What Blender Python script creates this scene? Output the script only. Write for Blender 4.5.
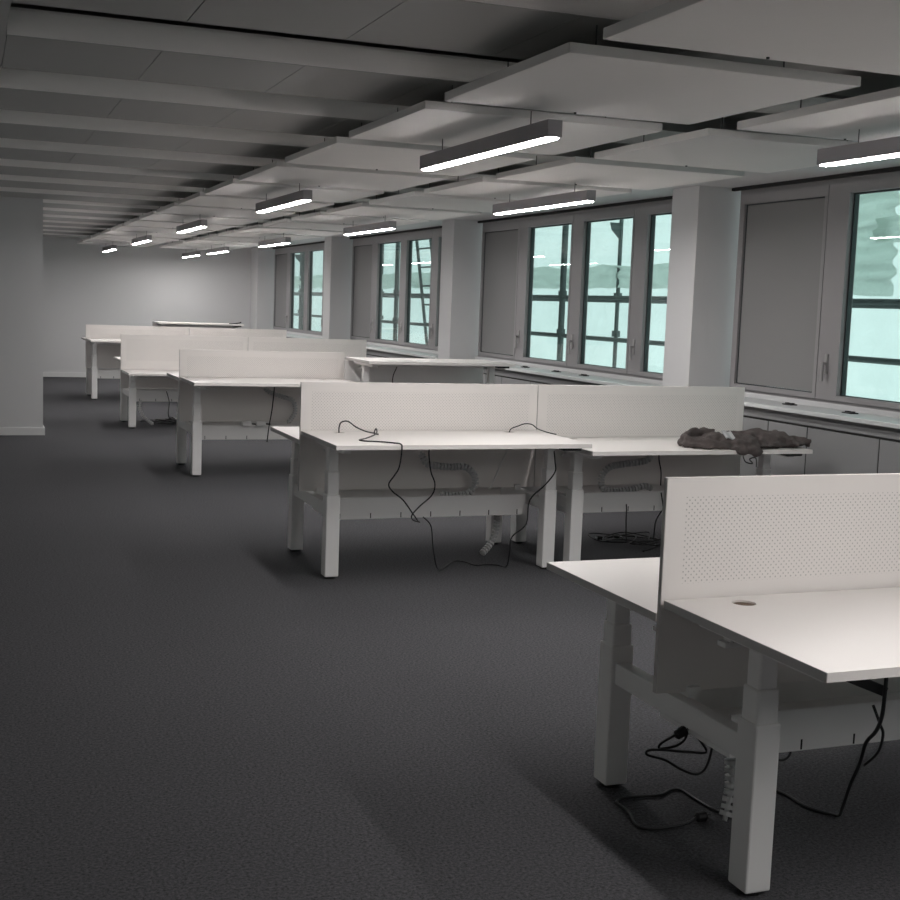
import bpy, bmesh, math, random
from mathutils import Vector, Matrix, noise
rnd = random.Random(7)
for o in list(bpy.data.objects):
    bpy.data.objects.remove(o)
scn = bpy.context.scene
COL = scn.collection
pi = math.pi

# ------------------------------------------------------------------ camera
EYE = 1.6
def set_camera():
    yaw, pitch, roll = [math.radians(a) for a in (21.08, 6.488, 2.05)]
    r = Vector((math.cos(yaw), -math.sin(yaw), 0))
    f0 = Vector((math.sin(yaw), math.cos(yaw), 0))
    up = Vector((0, 0, 1))
    f = f0 * math.cos(pitch) - up * math.sin(pitch)
    u = up * math.cos(pitch) + f0 * math.sin(pitch)
    r2 = r * math.cos(roll) + u * math.sin(roll)
    u2 = -r * math.sin(roll) + u * math.cos(roll)
    cam = bpy.data.cameras.new('camera')
    cam.sensor_width = 36
    cam.lens = 1270 / 900 * 36
    cam.clip_start = 0.05
    co = bpy.data.objects.new('camera', cam)
    COL.objects.link(co)
    m = Matrix.Identity(4)
    for i in range(3):
        m[i][0] = r2[i]; m[i][1] = u2[i]; m[i][2] = -f[i]
    m[2][3] = EYE
    co.matrix_world = m
    scn.camera = co
set_camera()

# ------------------------------------------------------------------ sky, lamps, exposure
w = bpy.data.worlds.new('overcast_sky')
scn.world = w
w.use_nodes = True
w.node_tree.nodes['Background'].inputs[0].default_value = (0.93, 0.99, 1.0, 1)
w.node_tree.nodes['Background'].inputs[1].default_value = 1.6
LAMP_POWER = 99.0
scn.view_settings.view_transform = 'Standard'
scn.view_settings.look = 'None'
scn.view_settings.exposure = 0.0
scn.view_settings.gamma = 1.0
scn.view_settings.use_curve_mapping = False

# ------------------------------------------------------------------ materials
def lin(c):
    return tuple(((v / 255) / 12.92 if v / 255 <= 0.04045 else ((v / 255 + 0.055) / 1.055) ** 2.4) for v in c) + (1,)

MATS = {}
def mat(name, col, rough=0.5, vary=0.06, scale=8.0, bump=0.0, bscale=200.0, metal=0.0, spec=0.5):
    m = bpy.data.materials.new(name)
    m.use_nodes = True
    nt = m.node_tree
    b = nt.nodes['Principled BSDF']
    b.inputs['Roughness'].default_value = rough
    b.inputs['Metallic'].default_value = metal
    b.inputs['Specular IOR Level'].default_value = spec
    tc = nt.nodes.new('ShaderNodeTexCoord')
    n = nt.nodes.new('ShaderNodeTexNoise')
    n.inputs['Scale'].default_value = scale
    n.inputs['Detail'].default_value = 4
    nt.links.new(tc.outputs['Object'], n.inputs['Vector'])
    mx = nt.nodes.new('ShaderNodeMix')
    mx.data_type = 'RGBA'
    mx.inputs[6].default_value = tuple(c * (1 - vary) for c in col[:3]) + (1,)
    mx.inputs[7].default_value = tuple(min(1, c * (1 + vary)) for c in col[:3]) + (1,)
    nt.links.new(n.outputs['Fac'], mx.inputs[0])
    nt.links.new(mx.outputs[2], b.inputs['Base Color'])
    if bump:
        n2 = nt.nodes.new('ShaderNodeTexNoise')
        n2.inputs['Scale'].default_value = bscale
        n2.inputs['Detail'].default_value = 3
        nt.links.new(tc.outputs['Object'], n2.inputs['Vector'])
        bp = nt.nodes.new('ShaderNodeBump')
        bp.inputs['Strength'].default_value = bump
        bp.inputs['Distance'].default_value = 0.01
        nt.links.new(n2.outputs['Fac'], bp.inputs['Height'])
        nt.links.new(bp.outputs['Normal'], b.inputs['Normal'])
    MATS[name] = m
    return m

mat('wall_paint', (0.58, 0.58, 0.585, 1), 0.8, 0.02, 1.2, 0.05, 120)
mat('bounce_white', (0.82, 0.82, 0.81, 1), 0.8, 0.02, 1.2, 0.05, 120)  # lighter than wall_paint so the unseen walls bounce more light
mat('cove_lit_white', (0.88, 0.86, 0.84, 1), 0.5, 0.02, 2.0)  # whiter than the panels, so the colour adds to the coves' lit look
mat('ceiling_metal', (0.40, 0.40, 0.39, 1), 0.55, 0.02, 1.0)
mat('slab_paint', (0.30, 0.30, 0.30, 1), 0.9, 0.06, 2.0)
mat('sail_white', (0.76, 0.735, 0.72, 1), 0.85, 0.02, 3.0, 0.05, 300)
mat('desk_white', (0.81, 0.77, 0.745, 1), 0.42, 0.012, 2.0)
mat('steel_white', (0.83, 0.815, 0.805, 1), 0.45, 0.015, 4.0)
mat('edge_grey', (0.52, 0.50, 0.49, 1), 0.5, 0.03)
mat('frame_grey', (0.27, 0.26, 0.265, 1), 0.5, 0.02, 3.0)
mat('panel_grey', (0.215, 0.212, 0.214, 1), 0.6, 0.03, 2.0)
mat('gasket', (0.03, 0.04, 0.042, 1), 0.6)
mat('gap_dark', (0.015, 0.015, 0.015, 1), 0.9)
mat('cabinet_grey', (0.26, 0.262, 0.265, 1), 0.55, 0.02, 2.0)
mat('sill_stone', (0.62, 0.64, 0.64, 1), 0.35, 0.05, 30.0)
mat('handle_metal', (0.38, 0.37, 0.37, 1), 0.35, 0.02, 5, metal=0.6)
mat('black_plastic', (0.012, 0.012, 0.013, 1), 0.5, 0.1)
mat('cable_black', (0.010, 0.010, 0.012, 1), 0.45, 0.1)
mat('cable_grey', (0.35, 0.35, 0.35, 1), 0.5, 0.1)
mat('spine_plastic', (0.55, 0.55, 0.55, 1), 0.45, 0.05)
mat('chipboard', (0.16, 0.11, 0.075, 1), 0.9, 0.45, 160.0)
mat('lamp_grey', (0.30, 0.285, 0.30, 1), 0.5, 0.03)
mat('wire_steel', (0.10, 0.10, 0.10, 1), 0.4, 0.02, metal=0.5)
mat('jacket_cloth', (0.085, 0.070, 0.067, 1), 0.95, 0.75, 18.0, 0.6, 300)  # strong random tone variation, also painting in dark shade for folds
mat('jacket_lining', (0.015, 0.013, 0.014, 1), 0.9, 0.3, 25.0)
mat('label_white', (0.42, 0.42, 0.43, 1), 0.7, 0.03)
mat('scaffold_steel', (0.10, 0.125, 0.125, 1), 0.6, 0.2, 12.0)
mat('board_green', (0.30, 0.38, 0.33, 1), 0.9, 0.3, 6.0)
mat('facade', (0.35, 0.35, 0.34, 1), 0.9, 0.1)
mat('skirting', (0.68, 0.68, 0.68, 1), 0.5, 0.02)
mat('chrome', (0.5, 0.5, 0.5, 1), 0.25, 0.02, metal=1.0)

def carpet():
    m = bpy.data.materials.new('carpet'); m.use_nodes = True
    nt = m.node_tree; b = nt.nodes['Principled BSDF']
    b.inputs['Roughness'].default_value = 1.0
    b.inputs['Specular IOR Level'].default_value = 0.1
    tc = nt.nodes.new('ShaderNodeTexCoord')
    n1 = nt.nodes.new('ShaderNodeTexNoise'); n1.inputs['Scale'].default_value = 95; n1.inputs['Detail'].default_value = 5; n1.inputs['Roughness'].default_value = 0.8
    n2 = nt.nodes.new('ShaderNodeTexNoise'); n2.inputs['Scale'].default_value = 1.1; n2.inputs['Detail'].default_value = 3
    nt.links.new(tc.outputs['Object'], n1.inputs['Vector']); nt.links.new(tc.outputs['Object'], n2.inputs['Vector'])
    r = nt.nodes.new('ShaderNodeValToRGB')
    r.color_ramp.elements[0].position = 0.32; r.color_ramp.elements[0].color = (0.026, 0.026, 0.029, 1)
    r.color_ramp.elements[1].position = 0.70; r.color_ramp.elements[1].color = (0.152, 0.150, 0.160, 1)
    nt.links.new(n1.outputs['Fac'], r.inputs[0])
    mx = nt.nodes.new('ShaderNodeMix'); mx.data_type = 'RGBA'; mx.blend_type = 'MULTIPLY'
    mx.inputs[0].default_value = 0.35
    nt.links.new(r.outputs[0], mx.inputs[6]); nt.links.new(n2.outputs['Color'], mx.inputs[7])
    mul = nt.nodes.new('ShaderNodeMix'); mul.data_type = 'RGBA'
    nt.links.new(n2.outputs['Fac'], mul.inputs[0])
    d = nt.nodes.new('ShaderNodeHueSaturation'); d.inputs['Value'].default_value = 0.9
    nt.links.new(r.outputs[0], d.inputs['Color'])
    nt.links.new(r.outputs[0], mul.inputs[7]); nt.links.new(d.outputs[0], mul.inputs[6])
    nt.links.new(mul.outputs[2], b.inputs['Base Color'])
    bp = nt.nodes.new('ShaderNodeBump'); bp.inputs['Strength'].default_value = 0.6; bp.inputs['Distance'].default_value = 0.004
    nt.links.new(n1.outputs['Fac'], bp.inputs['Height']); nt.links.new(bp.outputs['Normal'], b.inputs['Normal'])
    MATS['carpet'] = m
carpet()

def perforated():
    m = MATS['desk_white'].copy(); m.name = 'perforated_white'
    nt = m.node_tree; b = nt.nodes['Principled BSDF']
    b.inputs['Roughness'].default_value = 0.6
    tc = nt.nodes.new('ShaderNodeTexCoord')
    sx = nt.nodes.new('ShaderNodeSeparateXYZ'); nt.links.new(tc.outputs['Object'], sx.inputs[0])
    def mth(op, a, bb=None, c=None):
        n = nt.nodes.new('ShaderNodeMath'); n.operation = op
        for i, v in enumerate((a, bb, c)):
            if v is None: continue
            if isinstance(v, (int, float)): n.inputs[i].default_value = v
            else: nt.links.new(v, n.inputs[i])
        return n.outputs[0]
    P = 0.019
    def dots(off):
        d2 = []
        for k in (0, 2):
            t = mth('ADD', mth('DIVIDE', sx.outputs[k], P), off)
            t = mth('SUBTRACT', mth('FRACT', t), 0.5)
            d2.append(mth('MULTIPLY', t, t))
        return mth('LESS_THAN', mth('ADD', d2[0], d2[1]), 0.019)
    hole = mth('MAXIMUM', dots(0.0), dots(0.5))
    for k, a, c in ((0, 0.06, 1.50), (2, 0.79, 1.055)):
        hole = mth('MULTIPLY', hole, mth('MULTIPLY', mth('GREATER_THAN', sx.outputs[k], a), mth('LESS_THAN', sx.outputs[k], c)))
    mx = nt.nodes.new('ShaderNodeMix'); mx.data_type = 'RGBA'
    src = b.inputs['Base Color'].links[0].from_socket
    nt.links.new(hole, mx.inputs[0]); nt.links.new(src, mx.inputs[6])
    mx.inputs[7].default_value = (0.50, 0.475, 0.46, 1)
    nt.links.new(mx.outputs[2], b.inputs['Base Color'])
    MATS['perforated_white'] = m
perforated()

def glass():
    m = bpy.data.materials.new('window_glass'); m.use_nodes = True
    nt = m.node_tree; nt.nodes.remove(nt.nodes['Principled BSDF'])
    out = nt.nodes['Material Output']
    t = nt.nodes.new('ShaderNodeBsdfTransparent'); t.inputs[0].default_value = (0.86, 0.93, 0.91, 1)
    g = nt.nodes.new('ShaderNodeBsdfGlossy'); g.inputs['Roughness'].default_value = 0.0
    ge = nt.nodes.new('ShaderNodeNewGeometry')
    dt = nt.nodes.new('ShaderNodeVectorMath'); dt.operation = 'DOT_PRODUCT'
    nt.links.new(ge.outputs['Normal'], dt.inputs[0]); nt.links.new(ge.outputs['Incoming'], dt.inputs[1])
    prev = dt.outputs['Value']
    for op, v in (('ABSOLUTE', None), ('SUBTRACT', 1.0), ('POWER', 5.0), ('MULTIPLY', 0.95), ('ADD', 0.045)):   # reflectance of thin glass
        n = nt.nodes.new('ShaderNodeMath'); n.operation = op
        if op == 'SUBTRACT':
            n.inputs[0].default_value = v; nt.links.new(prev, n.inputs[1])
        else:
            nt.links.new(prev, n.inputs[0])
            if v is not None: n.inputs[1].default_value = v
        prev = n.outputs[0]
    mx = nt.nodes.new('ShaderNodeMixShader')
    nt.links.new(prev, mx.inputs[0]); nt.links.new(t.outputs[0], mx.inputs[1]); nt.links.new(g.outputs[0], mx.inputs[2])
    nt.links.new(mx.outputs[0], out.inputs[0])
    MATS['window_glass'] = m
glass()

def sheet(name, col, bump=0.0):
    m = bpy.data.materials.new(name); m.use_nodes = True
    nt = m.node_tree; nt.nodes.remove(nt.nodes['Principled BSDF'])
    out = nt.nodes['Material Output']
    t = nt.nodes.new('ShaderNodeBsdfTranslucent'); d = nt.nodes.new('ShaderNodeBsdfDiffuse')
    tc = nt.nodes.new('ShaderNodeTexCoord')
    n = nt.nodes.new('ShaderNodeTexNoise'); n.inputs['Scale'].default_value = 2.2; n.inputs['Detail'].default_value = 5
    nt.links.new(tc.outputs['Object'], n.inputs['Vector'])
    mx = nt.nodes.new('ShaderNodeMix'); mx.data_type = 'RGBA'
    mx.inputs[6].default_value = tuple(c * 0.88 for c in col) + (1,)
    mx.inputs[7].default_value = tuple(min(1, c * 1.08) for c in col) + (1,)
    nt.links.new(n.outputs['Fac'], mx.inputs[0])
    nt.links.new(mx.outputs[2], t.inputs[0]); nt.links.new(mx.outputs[2], d.inputs[0])
    if bump:
        wv = nt.nodes.new('ShaderNodeTexNoise'); wv.inputs['Scale'].default_value = 3.5; wv.inputs['Detail'].default_value = 6; wv.inputs['Distortion'].default_value = 1.5
        nt.links.new(tc.outputs['Object'], wv.inputs['Vector'])
        bp = nt.nodes.new('ShaderNodeBump'); bp.inputs['Strength'].default_value = bump; bp.inputs['Distance'].default_value = 0.05
        nt.links.new(wv.outputs['Fac'], bp.inputs['Height'])
        nt.links.new(bp.outputs['Normal'], t.inputs['Normal']); nt.links.new(bp.outputs['Normal'], d.inputs['Normal'])
    ms = nt.nodes.new('ShaderNodeMixShader'); ms.inputs[0].default_value = 0.30
    nt.links.new(t.outputs[0], ms.inputs[1]); nt.links.new(d.outputs[0], ms.inputs[2])
    nt.links.new(ms.outputs[0], out.inputs[0])
    MATS[name] = m
sheet('tarpaulin', (0.82, 0.93, 0.92), 0.6)
sheet('tarpaulin_fold', (0.70, 0.78, 0.735), 0.8)

def emitter(name, col, strength):
    m = bpy.data.materials.new(name); m.use_nodes = True
    nt = m.node_tree; nt.nodes.remove(nt.nodes['Principled BSDF'])
    e = nt.nodes.new('ShaderNodeEmission'); e.inputs[0].default_value = col; e.inputs[1].default_value = strength
    nt.links.new(e.outputs[0], nt.nodes['Material Output'].inputs[0])
    MATS[name] = m
emitter('lamp_diffuser', (1.0, 0.967, 0.95, 1), LAMP_POWER)

# ------------------------------------------------------------------ mesh helpers
class MB:
    def __init__(s):
        s.v = []; s.f = []
    def box(s, x0, x1, y0, y1, z0, z1, c=0.0):
        if c <= 0:
            i = len(s.v)
            s.v += [(x, y, z) for z in (z0, z1) for y in (y0, y1) for x in (x0, x1)]
            s.f += [tuple(i + k for k in q) for q in ((0, 2, 3, 1), (4, 5, 7, 6), (0, 1, 5, 4), (2, 6, 7, 3), (0, 4, 6, 2), (1, 3, 7, 5))]
            return s
        bm = bmesh.new()
        bmesh.ops.create_cube(bm, size=1)
        for v in bm.verts:
            v.co = Vector((x0 + (v.co.x + .5) * (x1 - x0), y0 + (v.co.y + .5) * (y1 - y0), z0 + (v.co.z + .5) * (z1 - z0)))
        bmesh.ops.bevel(bm, geom=list(bm.edges), offset=c, segments=2, profile=0.5, affect='EDGES')
        s.add_bm(bm); bm.free()
        return s
    def add_bm(s, bm):
        i = len(s.v)
        bm.verts.index_update()
        s.v += [tuple(v.co) for v in bm.verts]
        s.f += [tuple(i + v.index for v in f.verts) for f in bm.faces]
    def prism(s, pts, axis, a, b):
        # closed polygon extruded along an axis: pts are the two other coordinates
        i = len(s.v); n = len(pts)
        for t in (a, b):
            for p in pts:
                s.v.append({'x': (t, p[0], p[1]), 'y': (p[0], t, p[1]), 'z': (p[0], p[1], t)}[axis])
        s.f.append(tuple(range(i, i + n))); s.f.append(tuple(range(i + 2 * n - 1, i + n - 1, -1)))
        for k in range(n):
            k2 = (k + 1) % n
            s.f.append((i + k, i + n + k, i + n + k2, i + k2))
        return s
    def ring(s, x0, x1, y0, y1, z0, z1, ml, mr, mb, mt):
        # rectangular frame in the YZ plane; margins at low y, high y, bottom, top
        s.box(x0, x1, y0, y1, z0, z0 + mb); s.box(x0, x1, y0, y1, z1 - mt, z1)
        s.box(x0, x1, y0, y0 + ml, z0 + mb, z1 - mt); s.box(x0, x1, y1 - mr, y1, z0 + mb, z1 - mt)
        return s
    def tube(s, pts, r, n=8, sub=6, smooth=True, radii=None):
        P = [Vector(p) for p in pts]
        if smooth and len(P) > 2:
            Q = []
            for i in range(len(P) - 1):
                p0 = P[max(i - 1, 0)]; p1 = P[i]; p2 = P[i + 1]; p3 = P[min(i + 2, len(P) - 1)]
                for k in range(sub):
                    t = k / sub
                    Q.append(0.5 * ((2 * p1) + (-p0 + p2) * t + (2 * p0 - 5 * p1 + 4 * p2 - p3) * t * t + (-p0 + 3 * p1 - 3 * p2 + p3) * t ** 3))
            Q.append(P[-1]); P = Q
        i0 = len(s.v); N = len(P)
        up = Vector((0.3, 0.2, 0.93)).normalized()
        for i, p in enumerate(P):
            t = (P[min(i + 1, N - 1)] - P[max(i - 1, 0)])
            if t.length < 1e-9: t = Vector((0, 0, 1))
            t.normalize()
            a = up - t * up.dot(t)
            if a.length < 1e-3: a = Vector((1, 0, 0)) - t * t.x
            a.normalize(); b = t.cross(a); up = a
            rr = r if radii is None else radii[min(len(radii) - 1, int(i * len(radii) / N))]
            for k in range(n):
                an = 2 * pi * k / n
                s.v.append(tuple(p + a * math.cos(an) * rr + b * math.sin(an) * rr))
        for i in range(N - 1):
            for k in range(n):
                k2 = (k + 1) % n
                s.f.append((i0 + i * n + k, i0 + i * n + k2, i0 + (i + 1) * n + k2, i0 + (i + 1) * n + k))
        s.f.append(tuple(i0 + k for k in range(n - 1, -1, -1)))
        s.f.append(tuple(i0 + (N - 1) * n + k for k in range(n)))
        return s
    def mesh(s, name, m, smooth=False):
        me = bpy.data.meshes.new(name)
        me.from_pydata(s.v, [], s.f)
        bm = bmesh.new(); bm.from_mesh(me)
        bmesh.ops.recalc_face_normals(bm, faces=bm.faces)
        bm.to_mesh(me); bm.free()
        me.materials.append(MATS[m])
        if smooth:
            for p in me.polygons: p.use_smooth = True
        return me
    def build(s, name, m, parent=None, loc=None, smooth=False):
        return link(name, s.mesh(name, m, smooth), parent, loc)

def link(name, me, parent=None, loc=None):
    o = bpy.data.objects.new(name, me)
    COL.objects.link(o)
    if parent: o.parent = parent
    if loc is not None: o.location = loc
    return o
def tag(o, label=None, cat=None, group=None, kind=None):
    if label: o['label'] = label
    if cat: o['category'] = cat
    if group: o['group'] = group
    if kind: o['kind'] = kind
    return o
def thing(name, loc, label, cat, group=None):
    return tag(link(name, None, None, loc), label, cat, group)
NTH = ['first', 'second', 'third', 'fourth', 'fifth', 'sixth', 'seventh', 'eighth', 'ninth', 'tenth', 'eleventh', 'twelfth', 'thirteenth', 'fourteenth', 'fifteenth', 'sixteenth', 'seventeenth', 'eighteenth', 'nineteenth', 'twentieth']
def ORD(n, what='one'):
    # n counts from the far wall
    if n > 20:
        return '%s %s from the far wall' % ({2: 'twenty-', 3: 'thirty-'}[n // 10] + (NTH[n % 10 - 1] if n % 10 else 'zeroth'), what) if n % 10 else 'thirtieth %s from the far wall' % what
    return '%s %s from the far wall' % (NTH[n - 1], what)
def struct(o, label=None, cat=None):
    o['kind'] = 'structure'
    if label: o['label'] = label
    if cat: o['category'] = cat
    return o

# ------------------------------------------------------------------ the room
XL, XR = -1.5, 5.95         # room side walls
YN, YF = -3.2, 25.0         # wall behind the camera, far wall
ZC = 2.6                    # ceiling panels
ZS = 2.86                   # concrete slab
WP = 5.3                    # pillar faces
WX = 5.62                   # window plane
BAY = 5.26
def bay_far(k): return 8.53 + BAY * k

struct(MB().box(XL - .2, XR, YN - .2, YF + .2, -0.15, 0).build('floor', 'carpet'), 'dark grey speckled carpet covering the office floor', 'floor')
ceil = struct(MB().box(XL - .2, XR, YN - .2, YF + .2, ZS, ZS + .2).build('ceiling', 'slab_paint'), 'grey ceiling slab with metal panels and curved coves', 'ceiling')
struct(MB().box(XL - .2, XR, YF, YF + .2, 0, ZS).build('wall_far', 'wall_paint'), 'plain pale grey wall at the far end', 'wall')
struct(MB().box(XL - .2, XR, YN - .2, YN, 0, ZS).build('wall_back', 'bounce_white'), 'plain white wall behind the aisle', 'wall')
struct(MB().box(XL - .2, XL, YN, YF, 0, ZS).build('wall_left', 'bounce_white'), 'plain long wall facing the windows, whitened to bounce light', 'wall')  # unseen; set close and whitened to throw light back at the desks
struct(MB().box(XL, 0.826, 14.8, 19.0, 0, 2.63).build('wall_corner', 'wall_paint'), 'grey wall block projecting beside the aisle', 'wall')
struct(MB().box(XL, 0.845, 14.782, 14.80, 0, 0.085).box(0.826, 0.845, 14.80, 19.0, 0, 0.085).build('baseboard_corner', 'skirting'), 'white skirting board on the projecting wall block', 'skirting')
struct(MB().box(XL, WP, YF - .018, YF, 0, 0.09).build('baseboard_far', 'skirting'), 'white skirting board along the far wall', 'skirting')
# right wall: spandrel, head and pillars
struct(MB().box(WX, XR, YN, YF, 0, 1.02).build('wall_right', 'wall_paint'), 'low wall under the windows', 'wall')
struct(MB().box(WX, XR, YN, YF, 2.575, ZS).build('wall_head', 'wall_paint'), 'wall strip above the windows', 'wall')
struct(MB().box(WX, XR, YN, bay_far(-2) + .2, 1.02, 2.575).build('wall_right_end', 'wall_paint'), 'plain wall piece closing the window side', 'wall')
for k in range(-3, 4):
    y0 = bay_far(k) + .085; y1 = min(y0 + .395, YF) if k < 3 else YF
    if y1 < YN: continue
    struct(MB().box(WP, XR, max(y0, YN), y1, 0, ZS).build('wall_pillar', 'wall_paint'), 'white square pillar between two window bays', 'pillar')
struct(MB().box(4.62, WX - .02, YN, YF, 2.585, 2.61).build('trim_1', 'wall_paint'), 'white soffit board above the windows', 'soffit')
struct(MB().box(WX - .03, WX - .005, YN, YF, 2.56, 2.60).build('gap_shade_strip', 'gap_dark'), 'dark painted strip for the shadow gap over the window frames', 'shadow gap')  # solid near-black strip, painting in the shade of the gap

# ceiling: flat metal panels in rows, between them coves that curl up
PITCH = 1.425; FLAT = 0.81
Y0C = 5.47 - 2 * PITCH
tile_m = MB().box(0.002, 0.603, 0, FLAT, ZC, ZC + .012).mesh('panel', 'ceiling_metal')
wide_m = MB().box(0.002, 3.2, 0, FLAT, ZC, ZC + .012).mesh('panel', 'ceiling_metal')
edge_m = MB().box(-1.66, -0.002, 0, FLAT, ZC, ZC + .012).mesh('panel', 'ceiling_metal')
prof = []
for i in range(9):
    t = i / 8
    prof.append((PITCH - .003 - .045 * math.sin(t * pi / 2), ZC + .001 + .088 * (1 - math.cos(t * pi / 2)) ** .8))
def cove(x0, x1):
    m = MB(); n = len(prof)
    for x in (x0, x1):
        for p in prof: m.v.append((x, p[0], p[1]))
        for p in prof: m.v.append((x, p[0] + .006, p[1] + .012))
    for i in range(n - 1):
        m.f.append((i, i + 1, 2 * n + i + 1, 2 * n + i)); m.f.append((n + i, 3 * n + i, 3 * n + i + 1, n + i + 1))
        m.f.append((i, n + i, n + i + 1, i + 1)); m.f.append((2 * n + i, 2 * n + i + 1, 3 * n + i + 1, 3 * n + i))
    m.f.append((0, 2 * n, 3 * n, n)); m.f.append((n - 1, 2 * n - 1, 4 * n - 1, 3 * n - 1))
    return m.mesh('cove', 'cove_lit_white')
cove_m = cove(0.17, 4.6)
recess_m = MB().box(0.17, 4.6, FLAT - .06, PITCH - .03, ZC + .125, ZC + .137).mesh('recess_board', 'ceiling_metal')
plain_m = MB().box(-1.5, 0.165, FLAT + .003, PITCH - .003, ZC, ZC + .012).mesh('panel', 'ceiling_metal')
for k in range(0, 17):
    y = Y0C + k * PITCH
    if y + PITCH > YF + 0.7: break
    for i in range(4):
        link('panel', tile_m, ceil, (0.17 + 0.605 * i - (0.0 if i else 0), y, 0))
    link('panel', wide_m, ceil, (0.17 + 0.605 * 4, y, 0)).scale = (0.62, 1, 1)
    link('panel', edge_m, ceil, (0.17, y, 0))
    link('cove', cove_m, ceil, (0, y, 0))
    link('recess_board', recess_m, ceil, (0, y, 0))
    link('panel', plain_m, ceil, (0, y, 0))
MBx = MB().box(XL, 4.6, YN, Y0C - .01, ZC, ZC + .012).build('panel', 'ceiling_metal', ceil)

# ------------------------------------------------------------------ windows, sills, cabinets
GZ0, GZ1 = 1.068, 2.452
def window(n, k):
    F = bay_far(k); N = bay_far(k - 1) + .48
    if N < YN: N = YN + 0.02
    fr = struct(MB().ring(WX, WX + .09, N, F, 1.02, 2.575, .045, .06, .02, .05).build('window_%d' % n, 'frame_grey'),
                'grey framed window bay with scaffold netting outside, bay %s' % ('nearest the projecting wall' if 0 else 'between two pillars'), 'window')
    b = [F - .06, F - 1.11, F - 2.405, F - 3.64, N + .045]
    # solid panel
    m = MB().ring(WX - .022, WX + .06, b[1] + .004, b[0] - .004, 1.042, 2.523, .035, .03, .035, .075)
    p = m.build('panel_sash', 'frame_grey', fr)
    MB().box(WX + .002, WX + .04, b[1] + .045, b[0] - .042, 1.085, 2.44).build('panel', 'panel_grey', p)
    MB().ring(WX - .003, WX + .03, b[1] + .039, b[0] - .034, 1.077, 2.448, .003, .008, .005, .005).build('gasket', 'gasket', p)
    for i in range(1, 4):
        hi, lo = b[i] - .004, b[i + 1] + .004
        if hi - lo < .4: continue
        s = MB().ring(WX - .022, WX + .06, lo, hi, 1.042, 2.523, .03, .225, .036, .071).build('sash', 'frame_grey', fr)
        MB().ring(WX + .012, WX + .045, lo + .03, hi - .225, 1.078, 2.452, .008, .014, .005, .010).build('gasket', 'gasket', s)
        MB().box(WX + .016, WX + .020, lo + .031, hi - .226, 1.079, 2.451).build('pane', 'window_glass', s)
        handle(s, hi - .10)
    return fr
def handle(p, y):
    h = MB()
    h.box(WX - .032, WX - .022, y - .016, y + .016, 1.22, 1.36, .004)
    h.box(WX - .062, WX - .032, y - .010, y + .010, 1.28, 1.30, .003)
    h.box(WX - .066, WX - .050, y - .012, y + .012, 1.17, 1.305, .005)
    h.build('handle', 'handle_metal', p)
wl = ['window bay nearest the far wall, half hidden by two pillars', 'window bay with a ladder leaning outside', 'window bay with three panes behind the tarpaulin and steel posts', 'window bay beside the jacket, behind the perforated divider desk']
for n, k in enumerate((3, 2, 1, 0)):
    window(n + 1, k)['label'] = 'grey framed ' + wl[n]
window(5, -1)['label'] = 'grey framed window bay beyond the perforated divider desk'

cabs_total = 35
for k in range(-1, 4):
    F = bay_far(k); N = bay_far(k - 1) + .48
    lo = max(N, YN)
    struct(MB().box(WP - .03, WX, lo, F, .955, .985, .004).build('window_sill', 'sill_stone'), 'pale stone sill along the foot of a window bay', 'window sill')
    ys = [F, F - .95, F - 1.40, F - 2.13, F - 2.86, F - 3.59, F - 4.32, lo]
    for i in range(len(ys) - 1):
        y1, y0 = ys[i], ys[i + 1]
        if y1 - y0 < .1: continue
        ncab = sum(1 for o in bpy.data.objects if o.name.startswith('radiator_cabinet'))
        t = thing('radiator_cabinet', (WP + .03, y0, 0), 'flat grey radiator cabinet under the sill, %s' % ORD(cabs_total - ncab, 'cabinet'), 'cabinet', 'radiator cabinets under the windows')
        L = y1 - y0
        MB().box(.02, .28, .0, L, 0.0, .945).build('body', 'cabinet_grey', t)
        MB().box(.004, .02, .006, L - .006, .10, .865, .002).build('front_panel', 'cabinet_grey', t)
        MB().box(.008, .0199, 0, L, .08, .875).build('gap', 'gap_dark', t)
        MB().box(.0, .02, 0, L, .882, .925).build('top_rail', 'cabinet_grey', t)
        MB().box(.002, .02, 0, L, 0, .075).build('plinth', 'cabinet_grey', t)
# small black stops left on the sill
for q, y in enumerate((12.1, 11.35, 10.75, 7.53, 6.87)):
    m = MB().box(-.03, .03, -.05, .05, 0, .008, .002)
    m.box(-.012, .012, -.04, -.01, .008, .016).box(-.012, .012, .01, .04, .008, .016)
    tag(m.build('sill_clip', 'black_plastic', None, (5.47, y, .985)), 'small black clip on the stone sill, ' + ORD(q + 1, 'clip'), 'clip', 'black clips on the window sill')
# round sensors under the soffit
for q, y in enumerate((18.0, 14.6, 13.1, 9.7)):
    t = thing('ceiling_sensor', (4.95, y, 2.585), 'small white round sensor under the window soffit, ' + ORD(q + 1, 'sensor'), 'sensor', 'sensors under the window soffit')
    MB().tube([(0, 0, 0), (0, 0, -.012)], .055, 20, smooth=False).build('base_ring', 'steel_white', t)
    MB().tube([(0, 0, -.012), (0, 0, -.03)], .03, 16, smooth=False).build('lens', 'lamp_grey', t)

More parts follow.
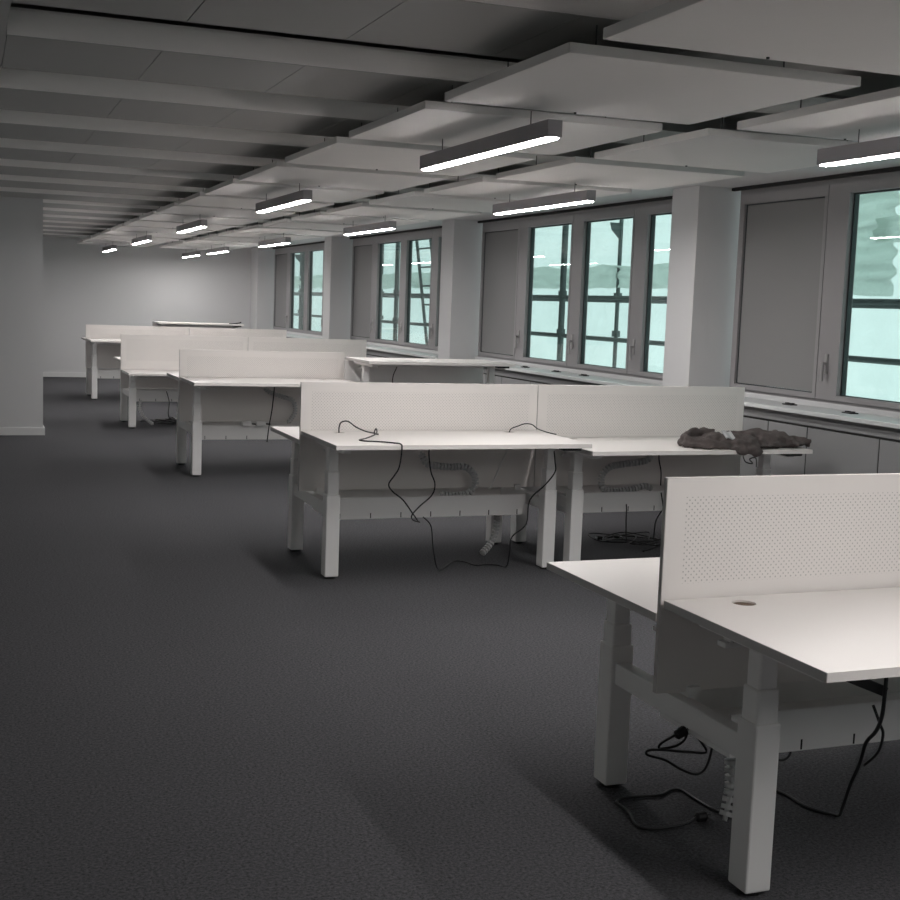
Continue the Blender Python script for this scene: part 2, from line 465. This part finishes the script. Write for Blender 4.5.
# ------------------------------------------------------------------ outside: tarpaulin and scaffold
XT = 7.1
def make_tarp():
    m = MB(); ny, nz = 260, 60
    y0, y1, z0, z1 = -9.0, 33.0, -3.0, 6.5
    for i in range(ny + 1):
        for j in range(nz + 1):
            y = y0 + (y1 - y0) * i / ny; z = z0 + (z1 - z0) * j / nz
            d = 0.10 * noise.noise(Vector((y * .7, z * .9, 1.3))) + 0.04 * noise.noise(Vector((y * 2.6, z * 2.1, 5.1)))
            fr = (y - 1.2) / 2.95; fr = abs(fr - round(fr)) * 2.95      # drawn taut at each standard
            for zt in (0.0, 2.02, 4.02):
                rr = math.hypot(fr, z - zt)
                an = math.atan2(z - zt, fr + 1e-6)
                d += 0.035 * math.exp(-(rr / .45) ** 2) * math.sin(an * 13)
            m.v.append((d, y, z))
    for i in range(ny):
        for j in range(nz):
            a = i * (nz + 1) + j
            m.f.append((a, a + 1, a + nz + 2, a + nz + 1))
    o = m.build('scaffold_tarpaulin', 'tarpaulin', None, (XT, 0, 0), True)
    tag(o, 'pale translucent tarpaulin hung over the scaffold outside the windows', 'tarpaulin')
make_tarp()
def strip(y0, y1, z0, z1, seed, x=XT - .12):
    m = MB(); n = max(8, int((y1 - y0) * 14)); nz = max(6, int((z1 - z0) * 26))
    for i in range(n + 1):
        for j in range(nz + 1):
            y = y0 + (y1 - y0) * i / n; z = z0 + (z1 - z0) * j / nz
            e = noise.noise(Vector((y * 3, j * .6, seed)))
            m.v.append((0.05 * e + 0.03 * math.sin(j * 1.7), y + .03 * noise.noise(Vector((i * .3, z * 4, seed + 2))), z + 0.035 * noise.noise(Vector((y * 2.2, seed, j * .1)))))
    for i in range(n):
        for j in range(nz):
            a = i * (nz + 1) + j
            m.f.append((a, a + 1, a + nz + 2, a + nz + 1))
    return m.build('folded_sheet', 'tarpaulin_fold', None, (x, 0, 0), True)
tag(strip(9.2, 30, 1.86, 2.12, 3.0), 'long rolled greenish sheet tied along the scaffold at head height', 'sheet')
tag(strip(8.35, 8.95, 1.80, 2.9, 8.0), 'upright crumpled greenish sheet edge behind the window beside the jacket', 'sheet')
tag(strip(2.0, 8.5, 2.22, 2.42, 12.0, XT - .2), 'short greenish folded sheet strip above the guard rail', 'sheet')
def make_scaffold():
    t = thing('scaffolding', (6.3, 12, -3), 'grey steel tube scaffold with posts and rails outside the windows', 'scaffold')
    for i in range(-2, 10):
        y = 1.2 + 2.95 * i - 12
        for x in (0, .7):
            MB().tube([(x, y, 0), (x, y, 9)], .024 if x else .036, 10, smooth=False).build('standard', 'scaffold_steel', t)
            for z in (4.31, 4.74):
                MB().tube([(x, y, z + 0), (x, y, z + .07)], .05, 8, smooth=False).build('coupler', 'scaffold_steel', t)
        MB().prism([(.70, 5.40), (.70, 5.60), (.56, 5.60), (.58, 5.52)], 'y', y - .01, y + .01).build('gusset', 'scaffold_steel', t)
        MB().tube([(0, y, 5.66), (.7, y, 5.66)], .024, 8, smooth=False).build('transom', 'scaffold_steel', t)
    for x, z in ((0, 4.74), (0, 4.31), (.7, 4.27), (.7, 4.72)):
        MB().tube([(x, -19, z), (x, 20, z)], .022, 10, smooth=False).build('guard_rail', 'scaffold_steel', t)
    for z in (3.35 + 2.9, 3.35 - .35):
        for j in range(3):
            MB().box(.06 + j * .21, .25 + j * .21, -19, 20, z, z + .05).build('deck_board', 'board_green', t)
    lad = thing('ladder', (6.5, 18.0, -0.2), 'steel ladder leaning against the scaffold behind the window panes', 'ladder')
    # leans along the facade
    def pt(s, z): return (0.0, .58 + (z - 2.732) * .394 + s * .62, z)
    for s in (0, -1):
        MB().tube([pt(s, 0.2), pt(s, 3.4)], .024, 8, smooth=False).build('rail', 'scaffold_steel', lad)
    for i in range(11):
        z = .4 + i * .28
        MB().tube([pt(0, z), pt(-1, z)], .014, 6, smooth=False).build('rung', 'scaffold_steel', lad)
make_scaffold()

# ------------------------------------------------------------------ acoustic sails and lamps
SZ = 2.452
def sail_mesh(wx, wy):
    return MB().box(0, wx, 0, wy, 0, .036, .003).mesh('board', 'sail_white')
sm1 = sail_mesh(1.19, 1.185); sm2 = sail_mesh(1.16, 1.185)
wire_m = MB().tube([(0, 0, .036), (0, 0, ZC - SZ)], .003, 6, smooth=False).mesh('hanger', 'wire_steel')
cap_m = MB().tube([(0, 0, -.006), (0, 0, .0)], .006, 8, smooth=False).mesh('hanger_cap', 'black_plastic')
YS = 3.945 - PITCH * 5
for row, (x0, me, wx) in enumerate(((1.895, sm1, 1.19), (3.335, sm2, 1.16))):
    ks = [k for k in range(21) if YN + .05 <= YS + k * PITCH and YS + k * PITCH + 1.185 <= YF - .02]
    for k in ks:
        y = YS + k * PITCH
        t = thing('ceiling_sail', (x0, y, SZ), ('white square acoustic board over the desk ends, ', 'white square acoustic board next to the windows, ')[row] + ORD(ks[-1] - k + 1, 'in its row'), 'ceiling panel',
                  ('acoustic boards over the aisle side', 'acoustic boards along the windows')[row])
        link('board', me, t)
        for ax in (.2, wx - .2):
            for ay in (.2, .985):
                link('hanger', wire_m, t, (ax, ay, 0))
        link('hanger_cap', cap_m, t, (wx * .5, 1.15, 0))
LZ = 2.31
def lamp_parts(L):
    h = MB(); d = MB()
    h.box(-.034, .034, 0, L, .0047, .076, .002)
    pts = []
    for a in range(9):
        an = pi + pi * a / 8
        pts.append((.029 * math.cos(an), .033 + .029 * math.sin(an)))
    for a in range(9):
        an = pi * a / 8
        pts.append((.029 * math.cos(an), L - .033 + .029 * math.sin(an)))
    d.prism(pts, 'z', 0, .0046)
    return h.mesh('housing', 'lamp_grey'), d.mesh('diffuser', 'lamp_diffuser')
LL = 1.60
hm, dm = lamp_parts(LL)
lw_m = MB().tube([(0, 0, .076), (0, 0, SZ - LZ)], .0025, 6, smooth=False).mesh('wire', 'wire_steel')
L1 = [.75, 4.92, 9.02, 13.24, 17.38, 21.53]
L2 = [-.88, 3.46, 7.60, 11.75, 15.98, 20.0, 22.6]
for row, (x, ys) in enumerate(((2.315, L1), (3.86, L2))):
    for q, y in enumerate(ys):
        t = thing('pendant_lamp', (x if y > 5 or row == 0 else 3.77, y, LZ), ('lit grey linear lamp over the desk ends, ', 'lit grey linear lamp next to the windows, ')[row] + ORD(len(ys) - q, 'in its row'), 'lamp',
                  ('linear lamps over the aisle side', 'linear lamps along the windows')[row])
        link('housing', hm, t); link('diffuser', dm, t)
        for wy in (.25, LL - .25):
            link('wire', lw_m, t, (0, wy, 0))

# ------------------------------------------------------------------ desks
DW, DD = 1.555, 0.775
def tabletop_mesh(h, side, holes):
    # side -1: front desk (towards -y), +1: the desk behind the divider
    y0, y1 = (-.022 - DD, -.022) if side < 0 else (.022, .022 + DD)
    bm = bmesh.new()
    def loop(pts):
        vs = [bm.verts.new((p[0], p[1], h)) for p in pts]
        return [bm.edges.new((vs[i], vs[(i + 1) % len(vs)])) for i in range(len(vs))]
    es = loop([(0, y0), (DW, y0), (DW, y1), (0, y1)])
    for hx in holes:
        hy = side * .105
        es += loop([(hx + .036 * math.cos(-2 * pi * a / 24), hy + .036 * math.sin(-2 * pi * a / 24)) for a in range(24)])
    bmesh.ops.triangle_fill(bm, use_beauty=True, edges=es)
    bmesh.ops.recalc_face_normals(bm, faces=bm.faces)
    for f in bm.faces:
        if f.normal.z < 0: f.normal_flip()
    r = bmesh.ops.extrude_face_region(bm, geom=list(bm.faces))
    for e in r['geom']:
        if isinstance(e, bmesh.types.BMVert): e.co.z -= .025
    m = MB(); m.add_bm(bm); bm.free()
    return m
def bench(name, X, Y, hf, hb, label, cat, group=None, screen=True, back=True, left_hole=.23, detail=True, wd=None):
    global DW
    keep = DW
    if wd: DW = wd
    t = thing('bench_desk', (X, Y, 0), label, cat, group)
    sides = [(-1, hf)] + ([(1, hb)] if back else [])
    for sd, h in sides:
        holes = [left_hole, DW - .23] if detail else []
        top = tabletop_mesh(h, sd, holes).build('tabletop', 'desk_white', t)
        y0, y1 = (-.022 - DD, -.022) if sd < 0 else (.022, .022 + DD)
        # greyer edge banding on the two short ends
        MB().box(-.0015, 0, y0, y1, h - .025, h - .0006).build('edge_band', 'edge_grey', top)
        MB().box(DW, DW + .0015, y0, y1, h - .025, h - .0006).build('edge_band', 'edge_grey', top)
        for hx in holes:
            MB().tube([(hx, sd * .105, h - .024), (hx, sd * .105, h - .006)], .0355, 20, smooth=False).build('cable_hole', 'chipboard', top)
        # support arms and rail under the top
        for lx in (.046, DW - .046 - .082):
            MB().box(lx + .016, lx + .066, sd * .70 if sd < 0 else .12, sd * .12 if sd < 0 else .70, h - .058, h - .025, .003).build('support_arm', 'steel_white', t)
        ya = sd * .29; yb = sd * .21
        MB().box(.12, DW - .12, min(ya, yb), max(ya, yb), h - .072, h - .027, .002).build('cross_rail', 'steel_white', t)
        MB().box(.10, .30, sd * .185 - .02, sd * .185 + .02, h - .105, h - .09).box(.12, .125, sd * .185 - .02, sd * .185 + .02, h - .105, h - .025).box(.285, .29, sd * .185 - .02, sd * .185 + .02, h - .105, h - .025).build('cable_bracket', 'steel_white', t)
        # control unit under the front edge at one end
        yc = sd * (DD - .06)
        MB().box(DW - .16, DW - .04, yc - .035, yc + .035, h - .045, h - .025, .004).build('control_unit', 'black_plastic', t)
        for lx in (.046, DW - .046 - .082):
            ly = -.457 if sd < 0 else .367
            leg = MB().box(lx, lx + .082, ly, ly + .09, .014, .495, .006).build('leg', 'steel_white', t)
            z2 = .495 + (h - .058 - .495) * .5
            MB().box(lx + .006, lx + .076, ly + .007, ly + .083, .49, min(z2, h - .07), .007).build('middle_tube', 'steel_white', leg)
            MB().box(lx + .012, lx + .070, ly + .014, ly + .076, .48, h - .05, .006).build('upper_tube', 'steel_white', leg)
            MB().tube([(lx + .041, ly + .045, 0), (lx + .041, ly + .045, .016)], .034, 14, smooth=False).build('foot', 'black_plastic', leg)
    for lx in (.046, DW - .046 - .082):
        ye = .372 if back else .25
        MB().box(lx + .016, lx + .066, -.372, ye, .365, .438, .004).build('side_beam', 'steel_white', t)
    # cable tray with slotted faces
    tr = MB()
    tr.box(.14, DW - .14, -.20, .20, .305, .31)
    for s in (-1, 1):
        tr.box(.14, DW - .14, s * .20 - .002, s * .20 + .002, .305, .432)
        tr.box(.14, DW - .14, min(s * .20, s * .185), max(s * .20, s * .185), .430, .434)
    tr.box(.139, .143, -.2, .2, .305, .385); tr.box(DW - .143, DW - .139, -.2, .2, .305, .385)
    trp = tr.build('cable_tray', 'steel_white', t)
    for i in range(7):
        x = .20 + i * .193
        MB().box(x - .003, x + .003, -.2028, -.2005, .308, .340).build('slot', 'gap_dark', trp)
    for i in range(4):
        MB().box(.3 + i * .3, .42 + i * .3, -.10, -.092, .310, .3115).build('slot', 'gap_dark', trp)
    if screen:
        sc = MB().box(-.004, DW + .001, -.0095, .0095, .452, 1.114, .0015).build('divider_screen', 'perforated_white', t)
        sc['label'] = 'white perforated divider panel'
        MB().box(-.0052, -.004, -.0085, .0085, .454, 1.112).build('edge_band', 'edge_grey', sc)
        for sx in (.12, DW - .12):
            MB().box(sx - .02, sx + .02, -.03, .03, .434, .47).build('screen_clamp', 'steel_white', sc)
    else:
        MB().box(.0, DW, -.0095, .0095, .452, hf - .035, .0015).build('modesty_panel', 'steel_white', t)
        for sx in (.12, DW - .12):
            MB().box(sx - .02, sx + .02, -.03, .03, .434, .47).build('screen_clamp', 'steel_white', t)
    DW = keep
    return t
def chain(t, pts, r=.022, pitch=.021, m='spine_plastic'):
    # vertebrae cable guide: separate oval rings on a thin core
    P = [Vector(p) for p in pts]
    core = MB().tube(pts, r * .35, 6)
    core_o = core.build('cable_spine', m, t, smooth=True)
    Q = []
    for i in range(len(P) - 1):
        p0 = P[max(i - 1, 0)]; p1 = P[i]; p2 = P[i + 1]; p3 = P[min(i + 2, len(P) - 1)]
        for k in range(20):
            s = k / 20
            Q.append(0.5 * ((2 * p1) + (-p0 + p2) * s + (2 * p0 - 5 * p1 + 4 * p2 - p3) * s * s + (-p0 + 3 * p1 - 3 * p2 + p3) * s ** 3))
    d = 0
    for i in range(1, len(Q)):
        d += (Q[i] - Q[i - 1]).length
        if d >= pitch:
            d = 0
            tn = (Q[i] - Q[i - 1]).normalized()
            MB().tube([Q[i] - tn * pitch * .33, Q[i] + tn * pitch * .33], r, 10, smooth=False).build('link', m, core_o)

G = None
b1 = bench('b1', 1.958, 3.270, .745, .695, 'white double desk with a clear top, perforated divider and plug cables on the carpet', 'desk', left_hole=.225)
b2l = bench('b2l', 1.895, 7.430, .820, .762, 'white double desk with black cables trailing over its front edge', 'desk', left_hole=.21)
b2r = bench('b2r', 3.460, 7.430, .775, .75, 'white double desk with a dark jacket lying on its top', 'desk', left_hole=.21)
b3l = bench('b3l', 1.852, 11.75, .864, .852, 'white double desk beside the raised desk, one cable hanging over its tray', 'desk')
b3r = bench('b3r', 3.412, 11.75, 1.075, .9, 'white desk raised to standing height without a divider, behind the jacket desk', 'desk', screen=False, back=False, wd=1.44)
b4l = bench('b4l', 1.800, 15.95, .683, .795, 'white double desk with its front top set low and a cable coil below', 'desk', detail=False)
b4r = bench('b4r', 3.368, 15.95, .74, .74, 'white double desk in the third divider row, next to the windows', 'desk', detail=False)
b5l = bench('b5l', 1.755, 20.20, .905, .892, 'white double desk in the farthest divider row, on the aisle side', 'desk', detail=False)
b5r = bench('b5r', 3.325, 20.20, .90, .90, 'white double desk in the farthest divider row, next to the windows', 'desk', detail=False)
b6 = bench('b6', 3.290, 24.15, 1.115, .9, 'white desk raised to standing height against the far wall', 'desk', screen=False, back=False, detail=False)

def local(t, pts): return [tuple(Vector(p) - t.location) for p in pts]
chain(b2l, local(b2l, [(2.62, 7.3, .70), (2.66, 7.3, .63), (2.718, 7.3, .615), (2.818, 7.3, .604), (2.918, 7.3, .603), (2.981, 7.3, .551), (2.99, 7.3, .488), (2.945, 7.3, .438), (2.858, 7.3, .425), (2.757, 7.3, .435)]))
chain(b2l, local(b2l, [(3.222, 7.47, .33), (3.222, 7.47, .256), (3.219, 7.47, .165), (3.18, 7.46, .08), (3.107, 7.42, .025)]))
chain(b2r, local(b2r, [(4.25, 7.3, .70), (4.22, 7.3, .64), (4.157, 7.3, .621), (4.046, 7.3, .609), (3.937, 7.3, .59), (3.881, 7.3, .532), (3.894, 7.3, .45), (3.983, 7.3, .43), (4.1, 7.3, .44), (4.2, 7.3, .46), (4.26, 7.3, .44)]))
chain(b1, local(b1, [(2.25, 3.28, .325), (2.25, 3.28, .24), (2.25, 3.27, .12), (2.22, 3.25, .025)]))
chain(b3l, local(b3l, [(2.60, 11.6, .79), (2.66, 11.6, .74), (2.78, 11.6, .70), (2.88, 11.6, .66), (2.9, 11.6, .55), (2.83, 11.6, .45)]))
chain(b4l, local(b4l, [(2.02, 15.75, .325), (2.0, 15.75, .24), (2.05, 15.75, .12), (2.17, 15.75, .025)]))
# thin stay rod seen under the second desk
MB().tube(local(b2l, [(3.27, 7.42, .735), (3.14, 7.42, .43)]), .006, 6, smooth=False).build('stay_rod', 'steel_white', b2l)

# ------------------------------------------------------------------ cables and small things
def cable(pts, label, r=.0042, m='cable_black', plug=None, group=None, name='power_cable'):
    base = Vector(pts[0])
    t = thing(name, base, label, 'cable', group)
    MB().tube([tuple(Vector(p) - base) for p in pts], r, 8, 6).build('cord', m, t, smooth=True)
    for p, d in (plug or []):
        p = Vector(p) - base; d = Vector(d).normalized()
        pl = MB().tube([p - d * .006, p, p + d * .028, p + d * .034], .016, 12, smooth=False, radii=[.008, .015, .017, .014]).build('plug', 'black_plastic', t)
        side = d.cross(Vector((0, 0, 1)))
        if side.length < .1: side = Vector((1, 0, 0))
        side.normalize()
        for s in (-1, 1):
            q = p + d * .034 + side * .0095 * s
            MB().tube([q, q + d * .018], .0024, 6, smooth=False).build('pin', 'chrome', pl)
    return t
h2 = .820 + .0045
cable([(2.105, 7.325, .816), (2.105, 7.325, .85), (2.118, 7.325, .880), (2.155, 7.31, .887), (2.188, 7.25, .859), (2.235, 7.2, .838), (2.300, 7.2, h2), (2.300, 7.165, h2), (2.262, 7.12, .835), (2.275, 7.13, .862), (2.255, 7.06, .84), (2.161, 6.954, h2), (2.095, 6.87, h2), (2.115, 6.81, h2), (2.188, 6.775, h2), (2.25, 6.71, h2), (2.266, 6.640, h2 + .001), (2.268, 6.624, .800), (2.256, 6.626, .70), (2.238, 6.65, .650), (2.222, 6.70, .592), (2.276, 6.78, .536), (2.351, 6.82, .482), (2.425, 6.85, .394), (2.457, 6.85, .352)],
      'black cable looping out of a desk hole and hanging down the front edge')
cable([(2.585, 7.05, .745), (2.585, 7.05, .706), (2.59, 7.02, .614), (2.599, 6.97, .549), (2.564, 6.92, .491), (2.477, 6.88, .434), (2.423, 6.86, .386), (2.423, 6.84, .36), (2.466, 6.84, .347)],
      'short black cable dangling under the cable-strewn desk with a tied end')
cable([(2.495, 6.87, .371), (2.546, 6.87, .316), (2.556, 6.85, .189), (2.60, 6.90, .07), (2.70, 7.08, .006), (2.865, 7.30, .006), (2.928, 7.27, .006), (2.957, 7.16, .006), (3.031, 7.17, .006), (3.094, 7.142, .006), (3.13, 7.08, .008), (3.095, 6.96, .12), (3.102, 6.95, .218), (3.183, 6.93, .299), (3.188, 6.9, .451), (3.27, 6.87, .546), (3.318, 6.84, .628), (3.315, 6.84, .689), (3.335, 6.9, .745)],
      'long black cable sagging from under the desk down to the carpet and up again')
cable([(3.22, 7.325, .816), (3.232, 7.322, .840), (3.270, 7.3, .860), (3.307, 7.28, .876), (3.346, 7.26, .873), (3.38, 7.24, .847), (3.430, 7.20, .829), (3.455, 7.13, h2)],
      'short black cable arching out of the far hole of the cable-strewn desk', r=.0035)
def coil(cx, cy, rx, ry, n, label, z=.006, lead=None, plug=None, m='cable_black', seed=1, r=.004, lift=.05):
    rr = random.Random(seed); pts = []
    for i in range(n * 7):
        a = 2 * pi * i / 7 + .3 + .4 * rr.random()
        k = 0.45 + .65 * rr.random()
        pts.append((cx + rx * k * math.cos(a) + .12 * rx * math.sin(a * .37 + seed), cy + ry * k * math.sin(a) + .15 * ry * math.cos(a * .23), z + .0035 * (i // 10) + lift * rr.random()))
    if lead: pts = lead + pts
    return cable(pts, label, r=r, m=m, plug=plug)
coil(4.33, 7.70, .26, .22, 4, 'coiled black cable lying under the desk with the jacket', lead=[(4.016, 7.2, .36), (4.02, 7.2, .308), (4.05, 7.25, .2), (4.15, 7.4, .06)], plug=[((4.16, 7.78, .022), (-1, .2, .1)), ((4.27, 7.80, .03), (1, -.3, 0))], seed=4)
cable([(4.27, 7.2, .43), (4.285, 7.19, .33), (4.27, 7.2, .295), (4.30, 7.3, .22), (4.38, 7.45, .10), (4.5, 7.65, .02), (4.42, 7.5, .007), (4.25, 7.36, .007)], 'single black cable dropping from the tray beside the coiled cable')
cable([(4.181, 7.1, .735), (4.181, 7.1, .666), (4.172, 7.05, .588), (4.18, 7.06, .50)], 'short black cable stub hanging below the jacket desk top')
# near desk
cable([(2.161, 3.315, .018), (2.12, 3.30, .010), (2.071, 3.298, .006), (1.983, 3.3, .006), (1.956, 3.34, .006), (1.985, 3.436, .006), (1.985, 3.52, .006), (2.03, 3.548, .006), (2.085, 3.544, .006), (2.156, 3.537, .006), (2.215, 3.566, .006), (2.250, 3.553, .006), (2.254, 3.465, .006), (2.264, 3.384, .006), (2.287, 3.326, .006), (2.36, 3.28, .006)],
      'black cable with a two-pin plug lying on the carpet under the clear-topped desk', r=.0048, plug=[((2.161, 3.315, .018), (1, .12, 0))])
cable([(2.10, 3.3, .325), (2.171, 3.3, .24), (2.079, 3.25, .262), (1.96, 3.2, .297), (1.905, 3.2, .302), (1.900, 3.2, .288), (1.962, 3.2, .266), (2.016, 3.2, .233), (2.069, 3.2, .211), (2.101, 3.2, .221), (2.118, 3.2, .258), (2.13, 3.2, .325)],
      'thin black cable looping out below the tray of the clear-topped desk')
cable([(2.085, 3.3, .325), (2.05, 3.3, .300), (1.995, 3.28, .288), (1.99, 3.28, .272), (2.05, 3.29, .270), (2.09, 3.3, .285), (2.1, 3.3, .325)], 'small black cable loop with a connector at the tray end', plug=[((2.06, 3.3, .30), (.8, 0, .4))])
cable([(2.263, 2.62, .718), (2.263, 2.62, .662), (2.262, 2.62, .621), (2.284, 2.65, .552), (2.354, 2.75, .471), (2.407, 2.85, .398), (2.433, 2.9, .318), (2.445, 2.95, .231), (2.53, 3.08, .10), (2.63, 3.22, .008), (2.598, 3.265, .006), (2.576, 3.321, .006), (2.575, 3.408, .006), (2.565, 3.465, .006), (2.56, 3.6, .006)],
      'thick black cable curving from under the clear-topped desk to the carpet', r=.0055)
cable([(2.363, 2.78, .535), (2.366, 2.75, .49), (2.379, 2.75, .458), (2.409, 2.8, .388), (2.432, 2.88, .319)], 'short black cable twisted around the thick cable')
cable([(2.339, 3.1, .328), (2.339, 3.1, .303), (2.333, 3.1, .278), (2.302, 3.1, .268), (2.25, 3.12, .29), (2.24, 3.12, .328)], 'short black cable bend under the tray of the clear-topped desk')
m = MB().box(-.085, .085, -.03, .03, -.014, .014, .004)
ps = m.build('power_strip', 'black_plastic', None, (2.20, 2.66, .655))
ps.rotation_euler = (0, math.radians(24), math.radians(8))
tag(ps, 'black power strip hanging under the clear-topped desk top', 'power strip')
ps.rotation_euler = (0, math.radians(22), 0)
# third row desk
cable([(2.63, 11.3, .81), (2.627, 11.3, .765), (2.612, 11.3, .601), (2.590, 11.3, .464), (2.572, 11.3, .309)], 'straight black cable hanging in front of the tray beside the raised desk', r=.0055)
for x in (2.43, 2.56):
    q = MB().box(-.045, .045, -.02, .02, 0, .04, .006)
    o = thing('plug_adapter', (x, 11.52, .434), 'white plug adapter on the cable tray, %s the hanging black cable' % ('touching' if x > 2.5 else 'farther from'), 'adapter', 'white adapters on the cable tray')
    q.build('body', 'steel_white', o)
    MB().tube([(.045, 0, .02), (.09, 0, .015)], .006, 8, smooth=False).build('cord', 'cable_black', o)
cable([(3.86, 11.5, 1.045), (3.86, 11.5, 1.0), (3.83, 11.5, .93), (3.82, 11.5, .86), (3.83, 11.5, .80)], 'black cable hanging below the raised desk top', r=.005)
coil(2.38, 16.15, .26, .30, 4, 'coiled black cable on the carpet under the low desk', lead=[(2.318, 15.72, .435), (2.35, 15.7, .30), (2.36, 15.8, .12)], seed=9, r=.006)
cable([(4.62, 23.6, 1.12), (4.72, 23.62, 1.122), (4.80, 23.6, 1.135), (4.84, 23.6, 1.15)], 'dark cable end on the raised desk against the far wall', r=.012)

# jacket
def make_jacket():
    m = MB()
    def blob(cx, cy, cz, rx, ry, rz, rot=0, n=18, k=10):
        i0 = len(m.v); c, s = math.cos(rot), math.sin(rot)
        for j in range(k + 1):
            th = pi * j / k
            for i in range(n):
                ph = 2 * pi * i / n
                x = rx * math.sin(th) * math.cos(ph); y = ry * math.sin(th) * math.sin(ph); z = rz * math.cos(th)
                m.v.append((cx + c * x - s * y, cy + s * x + c * y, cz + z))
        for j in range(k):
            for i in range(n):
                i2 = (i + 1) % n
                m.f.append((i0 + j * n + i, i0 + j * n + i2, i0 + (j + 1) * n + i2, i0 + (j + 1) * n + i))
    # body of the garment, lying crumpled
    blob(.46, .0, .018, .34, .185, .024, .03)
    blob(.62, .02, .040, .20, .13, .052, -.25)
    blob(.36, -.04, .034, .17, .14, .040, .35)
    blob(.78, -.05, .022, .15, .10, .026, -.2)
    blob(.13, .01, .020, .15, .125, .034, 0.1)
    blob(.22, .03, .040, .10, .08, .040, 0.2)
    # collar standing open at one end
    m.tube([(.24, -.12, .020), (.10, -.125, .026), (-.02, -.05, .032), (.00, .07, .050), (.12, .12, .068), (.26, .08, .075)], .024, 10, 6)
    m.tube([(.26, -.14, .014), (.08, -.145, .014), (-.04, -.06, .014), (-.01, .10, .018), (.18, .15, .03)], .018, 10, 6)
    # sleeve and sharp folds
    m.tube([(.60, .06, .070), (.72, .02, .060), (.82, -.06, .042), (.91, -.12, .026)], .026, 10, 6)
    m.tube([(.28, .10, .062), (.42, .06, .066), (.56, .02, .088), (.64, -.05, .075), (.76, -.13, .022)], .014, 10, 6)
    m.tube([(.26, -.02, .066), (.34, -.09, .058), (.48, -.13, .040), (.62, -.15, .018)], .013, 10, 6)
    m.tube([(.40, .12, .040), (.50, .0, .070), (.52, -.10, .045), (.46, -.17, .012)], .012, 10, 6)
    # flap slipping over the front edge of the desk
    blob(.33, -.13, .006, .15, .085, .026, .1)
    blob(.34, -.208, -.008, .11, .014, .026, 0)
    o = m.build('jacket', 'jacket_cloth', None, (4.235, 6.832, .778), True)
    o.scale = (.90, 1, 1.1)
    rm = o.modifiers.new('remesh', 'REMESH'); rm.mode = 'VOXEL'; rm.voxel_size = .006; rm.use_smooth_shade = True
    sm = o.modifiers.new('smooth', 'SMOOTH'); sm.iterations = 3
    tx = bpy.data.textures.new('cloth_folds', 'CLOUDS'); tx.noise_scale = .085; tx.noise_depth = 1
    dp = o.modifiers.new('folds', 'DISPLACE'); dp.texture = tx; dp.strength = .024; dp.mid_level = .55
    tx2 = bpy.data.textures.new('cloth_creases', 'STUCCI'); tx2.noise_scale = .045; tx2.turbulence = 6
    dp2 = o.modifiers.new('creases', 'DISPLACE'); dp2.texture = tx2; dp2.strength = .020; dp2.mid_level = .5
    tag(o, 'crumpled dark brown jacket lying on the desk top near the window', 'jacket')
    lab = MB()
    for i in range(7):
        for j in range(3):
            lab.v.append((.21 + .012 * i, -.12 + .03 * j, .058 + .018 * j + .005 * math.sin(i * 1.1)))
    for i in range(6):
        for j in range(2):
            a = i * 3 + j
            lab.f.append((a, a + 1, a + 4, a + 3))
    lo = lab.build('care_label', 'label_white', o)
    sd = lo.modifiers.new('thick', 'SOLIDIFY'); sd.thickness = .006
    lo['label'] = 'white woven label'
    cd = MB().tube([(.28, -.215, -.03), (.30, -.222, -.065), (.36, -.22, -.075), (.33, -.222, -.05), (.38, -.222, -.045), (.39, -.222, -.095)], .004, 6)
    cd.build('drawstring', 'cable_black', o, smooth=True)
    return o
make_jacket()
